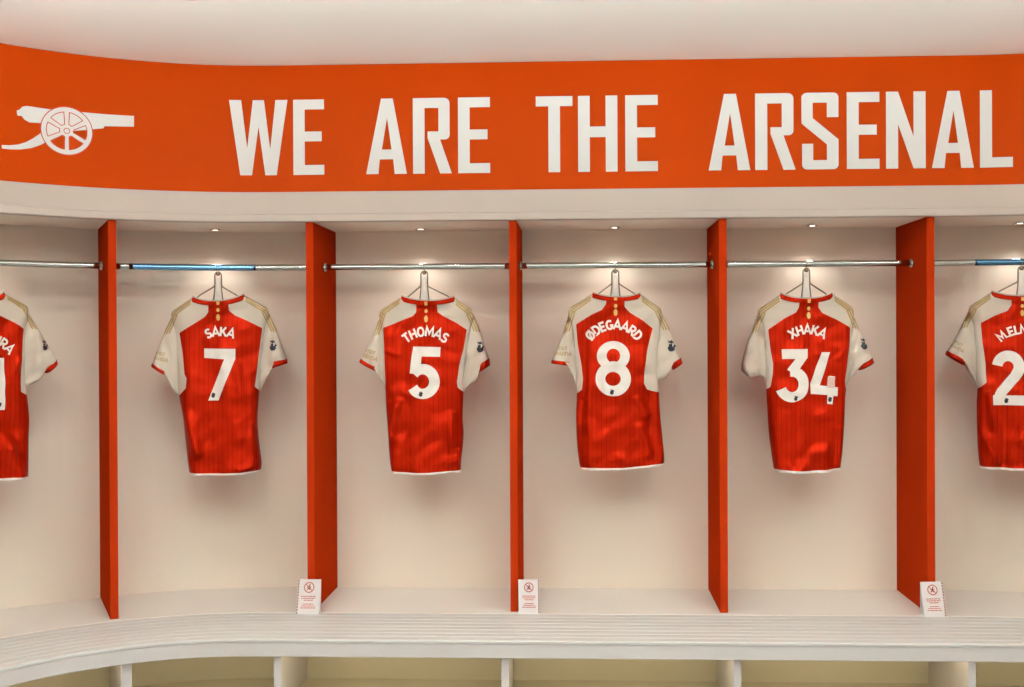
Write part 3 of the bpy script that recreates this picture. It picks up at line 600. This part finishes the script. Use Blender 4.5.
NUMG = {}
def numpoly(px, x0, y0):     # px list given with y down, 53 px tall figures
    return [((x-x0), -(y-y0)) for x, y in px]
def pxribbon(px, w): return ribbon([(x, -y) for x, y in px], w)
def parc(cx, cy, rx, ry, a0, a1, n=16):   # y down, angle counter-clockwise from +x as seen
    return [(cx+rx*math.cos(math.radians(a0+(a1-a0)*k/n)), cy-ry*math.sin(math.radians(a0+(a1-a0)*k/n))) for k in range(n+1)]
def fl(L): return [(x, -y) for x, y in L]
NUMG['7'] = [[fl([(0, 0), (32.2, .6), (32, 10.3), (14.6, 51.7), (4.2, 51.7), (20.6, 10.9), (-.2, 9.4)])]]
NUMG['1'] = [[fl([(0, 0), (11.5, 0), (11.5, 53), (.5, 53), (.5, 12), (-8, 14), (-8, 5)])]]
NUMG['5'] = [[fl([(5.6, 0), (32.8, .8), (32.2, 10.6), (14, 10.2), (13, 21.5), (11.5, 27.5), (2, 27.5), (4.2, 9)])], pxribbon(parc(15.2, 35.6, 11.6, 12.6, 142, -150, 24), 10.4)]
NUMG['3'] = [[fl([(0, 0), (26, 0), (25.6, 8.5), (16.5, 20.8), (11, 24.5), (5, 20.5), (13.2, 9.8), (.3, 9.8)])], pxribbon(parc(9.5, 35.2, 11.8, 12.9, 98, -158, 24), 10.2)]
NUMG['8'] = [[ell(17.5, -14.5, 16.1, 14.6, 36), ell(17.5, -14.3, 6.6, 7.0, 28)[::-1]], [ell(17.3, -37, 17.3, 17.2, 36), ell(17.0, -37, 7.5, 6.9, 28)[::-1]]]
NUMG['4'] = [[fl([(11.8, 0), (20.3, .1), (9.6, 33.4), (18, 34.2), (19, 23.8), (24.8, 24.6), (24.2, 35), (27.5, 35.5), (27.2, 44.3), (23, 44), (22, 52.5), (16.6, 51.8), (17, 43), (0, 41.8), (0, 31)])]]
NUMG['2'] = [pxribbon([(5.2, 14.5)] + parc(15.8, 15.6, 10.6, 10.6, 165, -25, 18) + [(22, 26), (9, 41), (5.6, 48.5), (5.6, 50)], 10.4), [fl([(.4, 44.2), (31, 44.2), (31, 54), (.4, 54)])]]
# cfg: per shirt  (figures: glyph, left px offset from shirt centre, top px), name, arc centre (px), top z px
LION = [(-.35, -1), (.25, -.95), (.7, -.55), (.62, -.1), (.95, .1), (.75, .45), (.35, .4), (.45, .75), (.05, .55), (-.2, .95), (-.3, .5), (-.75, .65), (-.6, .2), (-.95, -.2), (-.75, -.7)]

def make_shirt(key, label, hanger_label):
    d = SH[key]; s = 1/d['ppm']; seed = {'21': 1, '7': 2, '5': 3, '8': 4, '34': 5, '25': 6}[key]
    t = d['t']; p, n = frame(t); base = P(t, ORAIL, ZRAIL)
    root = thing('football_shirt', label, 'shirt', base, rz_at(t), 'football shirts hanging in the locker bays')
    root.location = base
    YC = .0                                                   # mid plane of the shirt below the rail
    Lp = [d['neckL'], d['tipL']] + d['sideL']; Rp = [d['neckR'], d['tipR']] + d['sideR']
    NST = len(Lp)-1
    zt = (Lp[0][1]+Rp[0][1])/2; zb = (Lp[-1][1]+Rp[-1][1])/2
    cx = d['mid'][0]
    sag0 = zt - d['mid'][1]
    redpoly = [tuple(q) for q in d['redL']] + [(d['redL'][-1][0], zb-.5), (d['redR'][-1][0], zb-.5)] + [tuple(q) for q in d['redR'][::-1]]
    redpoly[0] = (redpoly[0][0], redpoly[0][1]+.05); redpoly[-1] = (redpoly[-1][0], redpoly[-1][1]+.05)
    def depth(v):   # half thickness
        if v < 1: return .030-.006*v
        return .024+.024*smooth(1, 4.5, v)
    HB = .0135/((v2(Lp[-1])-v2(Lp[-2])).length)              # hem share of the last segment
    creases = [(a[0], a[1], b[0], b[1], w_, m_) for (a, b), (w_, m_) in zip(d['cr'], CRW[key])]
    def surf(u, v, side=-1, off=0.0):
        a = polyline_at(Lp, v); b = polyline_at(Rp, v)
        f = (u+1)/2; x = a.x+(b.x-a.x)*f; z = a.y+(b.y-a.y)*f
        sg = sag0*(1-smooth(0, 1.0, v)) if v < 1 else 0
        z -= sg*(1-abs(u)**2.4)
        z -= .006*(1-u*u)*smooth(NST-1.5, NST, v)
        sh = max(0.0, 1-abs(u)**2.6)**.5
        y = depth(v)*sh
        if side < 0:
            wr = wrinkle(x, z, seed, zt, zb)*min(1, sh*1.5)*smooth(0, 1.2, v+.15)
            for (x0, z0, x1, z1, w, am) in creases:
                ax, az = x1-x0, z1-z0; q = max(0, min(1, ((x-x0)*ax+(z-z0)*az)/(ax*ax+az*az)))
                dd2 = (x-x0-ax*q)**2+(z-z0-az*q)**2; wr += 1.5*am*math.exp(-dd2/(w*w))*min(1, sh*1.5)
            return Vector((x, -(y+wr)-off, z))
        return Vector((x, y+off, z))
    # rows
    vs = []
    for i in range(NST):
        ln = max((v2(Lp[i+1])-v2(Lp[i])).length, (v2(Rp[i+1])-v2(Rp[i])).length)
        k = max(2, math.ceil(ln/.0042)); vs += [i+j/k for j in range(k)]
    VH = NST-HB; vs = [v for v in vs if v < VH-.01] + [VH]
    NB, NC = 8, 40
    body = bmesh.new(); sides = {-1: bmesh.new(), 1: bmesh.new()}
    rows = []
    for v in vs:
        hit = []
        K = 160; prev = None
        for k in range(K+1):
            u = -1+2*k/K; q = surf(u, v, 1); ins = inside(redpoly, q.x, q.z); hit.append(ins)
        mid = K//2
        # centre of the shirt in this row
        a = polyline_at(Lp, v); b = polyline_at(Rp, v); uc = 2*(cx-a.x)/(b.x-a.x)-1; mid = int((uc+1)/2*K)
        if not hit[mid]: uL, uR = -1, 1
        else:
            def edge(sgn):
                k = mid
                while 0 <= k+sgn <= K and hit[k+sgn]: k += sgn
                if not (0 <= k+sgn <= K): return float(sgn)
                lo = -1+2*k/K; hi = -1+2*(k+sgn)/K
                for _ in range(10):
                    m = (lo+hi)/2; q = surf(m, v, 1)
                    if inside(redpoly, q.x, q.z): lo = m
                    else: hi = m
                return lo
            uL, uR = edge(-1), edge(1)
        rows.append((v, uL, uR))
    def cols(uL, uR):
        # cosine spacing near the silhouette
        return ([-1+(uL+1)*k/NB for k in range(NB+1)], [uL+(uR-uL)*k/NC for k in range(NC+1)], [uR+(1-uR)*k/NB for k in range(NB+1)])
    def grid(bm, sel, side=-1):
        prev = None
        for r in rows:
            us = sel(r); cur = [bm.verts.new(surf(u, r[0], side)) for u in us]
            if prev:
                for k in range(len(cur)-1):
                    if (cur[k].co-cur[k+1].co).length < 1e-6 and (prev[k].co-prev[k+1].co).length < 1e-6: continue
                    bm.faces.new((prev[k], prev[k+1], cur[k+1], cur[k]))
            prev = cur
    cosu = [-math.cos(PI*k/30) for k in range(31)]
    grid(body, lambda r: cols(r[1], r[2])[1])
    grid(body, lambda r: cosu, 1)
    grid(sides[-1], lambda r: [-math.cos(math.acos(max(-1, min(1, -r[1])))*k/NB) for k in range(NB+1)])
    grid(sides[1], lambda r: [math.cos(math.acos(max(-1, min(1, r[2])))*(NB-k)/NB) for k in range(NB+1)])
    for b_ in (body, sides[-1], sides[1]): bmesh.ops.remove_doubles(b_, verts=b_.verts[:], dist=1e-5)
    parts_for_bvh = []
    def keep(bm): 
        c = bm.copy(); parts_for_bvh.append(c); return bm
    keep(body); keep(sides[-1]); keep(sides[1])
    mesh_obj('body', body, M['red'], root, smooth=True)
    for k in (-1, 1): mesh_obj('side_panel', sides[k], M['white_cloth'], root, smooth=True)['label'] = 'white shoulder and side panel'
    # hem band
    hb = bmesh.new(); prev = None; full = [-math.cos(PI*k/48) for k in range(49)]
    for j in range(6):
        v = VH+(NST-VH)*j/5; off = .0012 if 0 < j < 5 else .0002
        ring = [hb.verts.new(surf(u, v, -1, off)) for u in full] + [hb.verts.new(surf(u, v, 1, off)) for u in full[::-1][1:-1]]
        if prev:
            for k in range(len(ring)): hb.faces.new((prev[k], prev[(k+1) % len(ring)], ring[(k+1) % len(ring)], ring[k]))
        prev = ring
    mesh_obj('hem', hb, M['hem_cloth'], root, smooth=True)['label'] = 'white hem band'
    # collar: band round the whole neck, the front half dips lower behind
    cb = bmesh.new(); full2 = [-1+2*k/36 for k in range(37)]
    def neck(side, wv):
        """point on the neck ring; wv 0 = top edge .. 1 = lower edge"""
        return lambda u: (surf(u, wv, -1, .0022) if side < 0 else surf(u, wv, 1, .0022)-Vector((0, 0, .05*(1-u*u))))
    vw = .0150/max(.01, (v2(Lp[1])-v2(Lp[0])).length)
    tops = []; prev = None
    for j, (fv, off, lift) in enumerate(((-0.0, .0004, .0015), (.0, .0026, .0012), (.5, .0032, 0), (1.0, .0026, 0), (1.0, .0004, 0))):
        ring = []
        for u in full2:
            q = surf(u*.985, vw*fv*.9, -1, off); q.z += lift
            qq = Vector((q.x, q.y, surf(u*.985, 0, -1).z - .0155*fv + lift)); ring.append(qq)
        for u in full2[::-1][1:-1]:
            q = surf(u*.985, 0, 1, off); q.z += lift - .0155*fv - .045*(1-u*u); ring.append(q)
        vr = [cb.verts.new(q) for q in ring]
        if prev:
            for k in range(len(vr)): cb.faces.new((prev[k], prev[(k+1) % len(vr)], vr[(k+1) % len(vr)], vr[k]))
        prev = vr
    mesh_obj('collar', cb, M['red_dark'], root, smooth=True)['label'] = 'red ribbed collar'
    pb = bmesh.new()
    pts = []
    for u in full2:
        q = surf(u*.985, 0, -1, -.001); q.z += .0046; pts.append(q)
    for u in full2[::-1][1:-1]:
        q = surf(u*.985, 0, 1, -.001); q.z += .0030-.045*(1-u*u); pts.append(q)
    add_tube(pb, pts, .0024, 8, closed=True)
    mesh_obj('collar_piping', pb, M['white_cloth'], root, smooth=True)['label'] = 'white piping along the collar'
    # sleeves
    for sd, kk in ((-1, 'slL'), (1, 'slR')):
        st = d[kk]; A = [q[0] for q in st]; B = [q[1] for q in st]; NS_ = len(st)-1
        def ssurf(v, ang, off=0.0):
            a = cr_at(A, v); b = cr_at(B, v); f = v/NS_
            hh = .020+.024*smooth(0, .8, f); m = (a+b)/2; r = (b-a)/2
            ca, sa = math.cos(ang), math.sin(ang)
            x = m.x+r.x*ca; z = m.y+r.y*ca
            y = .024*(1-f)**1.5 - .004*f - (hh+off)*sa*abs(sa)**(-.25 if abs(sa) > 1e-6 else 0)
            if off: x += r.x/r.length*ca*off; z += r.y/r.length*ca*off
            if sa > 0:
                wr = noise.noise(Vector((x*26+seed, z*12+seed*2, f*3)))*.015 + noise.noise(Vector((x*14-z*28, seed*5.1+z*7, sd)))*.012 + noise.noise(Vector((x*60+seed, z*50, f*3)))*.0012
                y -= wr*min(1, sa*1.4)
            return Vector((x, y, z))
        L_last = (v2(A[-1])-v2(A[-2])).length
        VC = NS_ - 1.0                                      # cuff is the last station pair
        NA = 44
        def tube(v0, v1, nv, off, bm, inner=False):
            prev = None
            for j in range(nv+1):
                v = v0+(v1-v0)*j/nv
                ring = [bm.verts.new(ssurf(v, 2*PI*k/NA, off)) for k in range(NA)]
                if prev:
                    for k in range(NA): bm.faces.new((prev[k], prev[(k+1) % NA], ring[(k+1) % NA], ring[k]))
                prev = ring
        sb = bmesh.new(); tube(0, VC+.05, 34, 0, sb); keep(sb)
        so = mesh_obj('sleeve', sb, M['white_cloth'], root, smooth=True); so['label'] = 'white short sleeve'
        cf = bmesh.new(); prev = None
        for v, off in ((VC, .0002), (VC+.04, .0014), (NS_, .0014), (NS_, -.0012), (VC-.3, -.0035)):
            ring = [cf.verts.new(ssurf(v, 2*PI*k/NA, off)) for k in range(NA)]
            if prev:
                for k in range(NA): cf.faces.new((prev[k], prev[(k+1) % NA], ring[(k+1) % NA], ring[k]))
            prev = ring
        keep(cf)
        co = mesh_obj('cuff', cf, M['white_cloth'] if (key == '34' and sd < 0) else M['red_dark'], so, smooth=True)
        if not (key == '34' and sd < 0): co['label'] = 'red cuff'
        d[kk+'obj'] = so
    # draping of prints on the cloth
    allb = bmesh.new()
    for c in parts_for_bvh:
        me = bpy.data.meshes.new('tmp'); c.to_mesh(me); allb.from_mesh(me); bpy.data.meshes.remove(me); c.free()
    bvh = BVHTree.FromBMesh(allb); allb.free()
    def drape(name, loops, m, parent, off=.0012, g=.006, label=None):
        bm = poly_bm(loops, g, g)
        for v in bm.verts:
            h = bvh.ray_cast(Vector((v.co.x, -1, v.co.z)), Vector((0, 1, 0)))
            if h[0] is None:
                h = bvh.find_nearest(Vector((v.co.x, -.02, v.co.z)))
                v.co = h[0] + Vector((0, -off, 0))
            else: v.co.y = h[0].y-off
        o = mesh_obj(name, bm, m, parent, smooth=True)
        if label: o['label'] = label
        return o
    # figures
    sx = 1; sz = d['ppm']/d['ppz']
    for ch, (fx, fz) in zip(FIGS[key], d['figp']):
        loops = [[[(fx+x*s*sx, fz-1.2*s+y*s*sz) for x, y in lp] for lp in g] for g in NUMG[ch]]
        fo = drape('shirt_number', loops, M['num'], root, .0016, .0045, 'white figure %s' % ch)
        lx, ly = {'7': (9.4, 46), '1': (5.8, 47), '5': (13.5, 48), '3': (13.5, 49), '8': (16, 49.5), '4': (19.6, 47), '2': (14, 49)}[ch]
        drape('league_lion', [[[(fx+(lx+2.6*x*.9)*s, fz-1.2*s+(-ly+3.0*y)*s*sz) for x, y in LION]]], M['navy'], fo, .0024, .01, 'tiny dark lion head mark')
        if ch == '4' :
            drape('tape_patch', [[[(fx+x*s, fz-1.2*s-y*s*sz) for x, y in ((17.6, 24.4), (25.0, 25.2), (23.6, 36.2), (16.6, 35.6))]]], M['tape'], fo, .0022, .004, 'greyish pink patch')
    nm, nR, nh = NAMES[key]
    drape('name_lettering', arc_text(nm, d['nc'][0], d['nc'][1]-2.2*s, nR*s, nh*.93*s, 2.1*s, 1.25*s), M['num'], root, .0016, .004, 'white name lettering set in an arch')
    # short red tab standing over the collar
    a_, b_ = d['redL'][1], d['redR'][1]; zt1 = (a_[1]+b_[1])/2 + .0045
    drape('neck_tab', [[[(a_[0], zt1-.022), (b_[0], zt1-.022), (b_[0]-.001, zt1-.002), (b_[0]-.003, zt1), (a_[0]+.003, zt1), (a_[0]+.001, zt1-.002)]]], M['red'], root, .0090, .005, 'red tab over the middle of the collar')
    # neck emblem: three gold marks under the collar
    em_ = []
    tb = d['tab']
    for j, q in enumerate(tb):
        r = s*(1.5 if j < 2 else 1.7); x, z = q
        if j == 0: em_.append([[(x-r*1.1, z+r*1.9), (x+r*1.1, z+r*1.9), (x+r*.9, z-r*.6), (x-r*.9, z-r*.6)]])
        elif j == 1: em_.append([ell(x, z, r*1.15, r*1.35, 12)])
        else: em_.append([[(x-r*.5, z+r*2), (x+r*.5, z+r*2), (x+r*1.2, z+r*.6), (x+r*.9, z-r*1.4), (x, z-r*2.1), (x-r*.9, z-r*1.4), (x-r*1.2, z+r*.6)]])
    drape('neck_emblem', em_, M['gold2'], root, .0105, .006, 'small gold emblems below the collar')
    # three gold stripes along each shoulder, running on down the sleeve
    for sd, kn, kt, ks in ((-1, 'neckL', 'tipL', 'slL'), (1, 'neckR', 'tipR', 'slR')):
        a = v2(d[kn]); b = v2(d[kt]); dr = (b-a).normalized(); nd = Vector((-dr.y, dr.x)) if sd < 0 else Vector((dr.y, -dr.x))
        if nd.y > 0: nd = -nd
        sA = [v2(q[0]) for q in d[ks]]
        for j, o_ in enumerate((.7, 3.0, 5.3)):
            oo = o_*s
            p0 = a + dr*(2.0+1.5*j)*s + nd*oo*.9; p1 = b + nd*oo - dr*(.5)*s
            if j < 2 or True:
                drape('shoulder_stripe', [ribbon([tuple(p0), tuple(p1)], 1.7*s)], M['gold'], root, .0013, .004, 'gold shoulder stripe')
            # on the sleeve
            d2 = (sA[2]-sA[0]).normalized(); n2 = Vector((-d2.y, d2.x)); 
            if (n2.x > 0) == (sd > 0): n2 = -n2
            q0 = sA[0] + n2*oo + d2*.5*s; q1 = sA[2] + n2*oo*1.0 - d2*(0+1.6*j)*s
            drape('sleeve_stripe', [ribbon([tuple(q0), tuple(q1)], 1.6*s)], M['gold'], d[ks+'obj'], .0013, .004, 'gold sleeve stripe')
    # league badge on the right sleeve
    x, z = d['patch']; r = s*3.7
    bd = drape('sleeve_badge', [[[(x+r*1.15*px, z-r*.2+r*1.30*pz) for px, pz in LION]]], M['navy'], d['slRobj'], .0016, .004, 'dark lion head badge')
    drape('badge_crown', [[[(x-r*.75, z+r*.85), (x-r*1.0, z+r*1.55), (x-r*.45, z+r*1.25), (x-r*.15, z+r*1.65), (x+.15*r, z+r*1.2), (x+r*.5, z+r*1.25), (x+r*.3, z+r*.75)]]], M['navy'], bd, .0018, .004)
    drape('badge_face', [[[(x-.05*r, z+.75*r), (x+.35*r, z+.6*r), (x+.45*r, z+.1*r), (x+.1*r, z-.25*r), (x+.15*r, z+.25*r)]]], M['num'], bd, .0024, .004)
    if d.get('spon'):
        x, z = d['spon']; rt = SROT[key]
        lp = line_text('VISIT', x+2.6*s*math.sin(rt), z+2.6*s*math.cos(rt), 3.6*s, .72*s, .75*s, -rt)
        lp += line_text('RWANDA', x-2.6*s*math.sin(rt), z-2.6*s*math.cos(rt), 3.8*s, .75*s, .5*s, -rt)
        drape('sleeve_lettering', lp, M['gold'], d['slLobj'], .0016, .004, 'small gold two-line lettering')
    for kk in ('slLobj', 'slRobj'): d.pop(kk)

    # ---------------- hanger
    hx = HX[key]*s
    hg = thing('coat_hanger', hanger_label, 'hanger', base, rz_at(t), 'wire hangers holding the shirts')
    W = .0029
    zk = -.0165                                                 # underside of the rail
    bm = bmesh.new()                                            # ring round the rail and short stem
    add_tube(bm, [(hx, .0150*math.cos(a), .0150*math.sin(a)) for a in [2*PI*k/24 for k in range(24)]], .0014, 8, closed=True)
    add_tube(bm, [(hx, 0, -.0150), (hx, 0, -.020)], .0018, 8)
    mesh_obj('hook', bm, M['hook'], hg, smooth=True)
    bm = bmesh.new(); add_lathe(bm, [(0, .009), (.005, .008), (.0085, .003), (.0085, -.004), (.005, -.009), (0, -.0095)], 16, (hx, 0, -.0245))
    mesh_obj('swivel_knob', bm, M['hook'], hg, smooth=True)
    nl = v2(d['neckL']); nr = v2(d['neckR'])
    zs = (nl.y+nr.y)/2; hw2 = 3.4*s
    zj = -.022 + (zs+.022)*.56
    bm = bmesh.new()
    up = arc(hx, -.0185-hw2, hw2, hw2, 180, 0, 10)
    frame_pts = [(nl.x-.06, 0, zs-.055), (nl.x+.010, 0, zs-.014), (nl.x+.030, 0, zs+.003), (hx-hw2-.004, 0, zj-.004), (hx-hw2, 0, zj+.006)] + [(x, 0, z) for x, z in up] + [(hx+hw2, 0, zj+.006), (hx+hw2+.004, 0, zj-.004), (nr.x-.030, 0, zs+.003), (nr.x-.010, 0, zs-.014), (nr.x+.06, 0, zs-.055)]
    add_tube(bm, frame_pts, W, 10)
    # inner legs running on down to the yoke
    for sg in (-1, 1):
        add_tube(bm, [(hx+sg*hw2, .001, zj+.006), (hx+sg*hw2*1.02, .001, zj-.010), (hx+sg*hw2*1.35, .001, zs-.012), (hx+sg*hw2*2.4, .001, zs-.030)], W*.85, 10)
    mesh_obj('wire_frame', bm, M['hook'], hg, smooth=True)
    # white flared yoke plate with a slot
    zt_ = -.040; k = s
    out = [(hx-2.3*k, zt_), (hx+2.3*k, zt_), (hx+2.7*k, zj-.012), (hx+5.5*k, zs-.004), (hx+14*k, zs-.016), (hx+14*k, zs-.05), (hx-14*k, zs-.05), (hx-14*k, zs-.016), (hx-5.5*k, zs-.004), (hx-2.7*k, zj-.012)]
    slot = [(hx-1.0*k, zj+.022), (hx+1.0*k, zj+.022), (hx+1.15*k, zj-.020), (hx-1.15*k, zj-.020)]
    bm = poly_bm([[out, slot[::-1]]]); r = bmesh.ops.extrude_face_region(bm, geom=bm.faces[:])
    for v in r['geom']:
        if isinstance(v, bmesh.types.BMVert): v.co.y += .004
    for v in bm.verts: v.co.y += .004
    mesh_obj('yoke', bm, M['plast'], hg)['label'] = 'white plastic yoke'
M['hem_cloth'] = mat('white_hem_knit', (.80, .73, .65), .7, bump=(700, .15), spec=.3)
M['gold2'] = mat('bright_gold_print', (.72, .42, .12), .45)
M['tape'] = mat('pinkish_grey_patch', (.62, .42, .36), .6)


make_shirt('21', 'red and white number 21 football shirt cut off by the left photo edge', 'wire coat hanger holding the number 21 shirt')
make_shirt('7', 'red and white football shirt with a large white number 7', 'wire coat hanger holding the number 7 shirt')
make_shirt('5', 'red and white football shirt with a large white number 5', 'wire coat hanger holding the number 5 shirt')
make_shirt('8', 'red and white football shirt with a large white number 8', 'wire coat hanger holding the number 8 shirt')
make_shirt('34', 'red and white football shirt with number 34, its left cuff without a red band', 'wire coat hanger holding the number 34 shirt')
make_shirt('25', 'red and white number 25 football shirt cut off by the right photo edge', 'wire coat hanger holding the number 25 shirt')

# ------------------------------------------------------------------ camera and world
w = bpy.data.worlds.new('world'); sc.world = w; w.use_nodes = True
w.node_tree.nodes['Background'].inputs[0].default_value = (1, .95, .9, 1); w.node_tree.nodes['Background'].inputs[1].default_value = .05
cd = bpy.data.cameras.new('camera'); cam = bpy.data.objects.new('camera', cd); link(cam)
cd.sensor_fit = 'HORIZONTAL'; cd.sensor_width = 36; cd.lens = 1100.08/1024*36; cd.clip_start = .05
Rm = Matrix(((0.9991297411145041, 0.004305267716092197, 0.04148764985337764), (0.04146698669586335, 0.004782672419625416, -0.9991284277103177), (-0.004499937202760013, 0.999979295142864, 0.004599983777350497)))
cam.matrix_world = Matrix.Translation((0, 0, 1.535)) @ Rm.to_4x4()
sc.camera = cam
sc.view_settings.view_transform = 'Standard'; sc.view_settings.look = 'None'
sc.view_settings.exposure = EXPOSURE; sc.view_settings.gamma = 1; sc.view_settings.use_curve_mapping = False
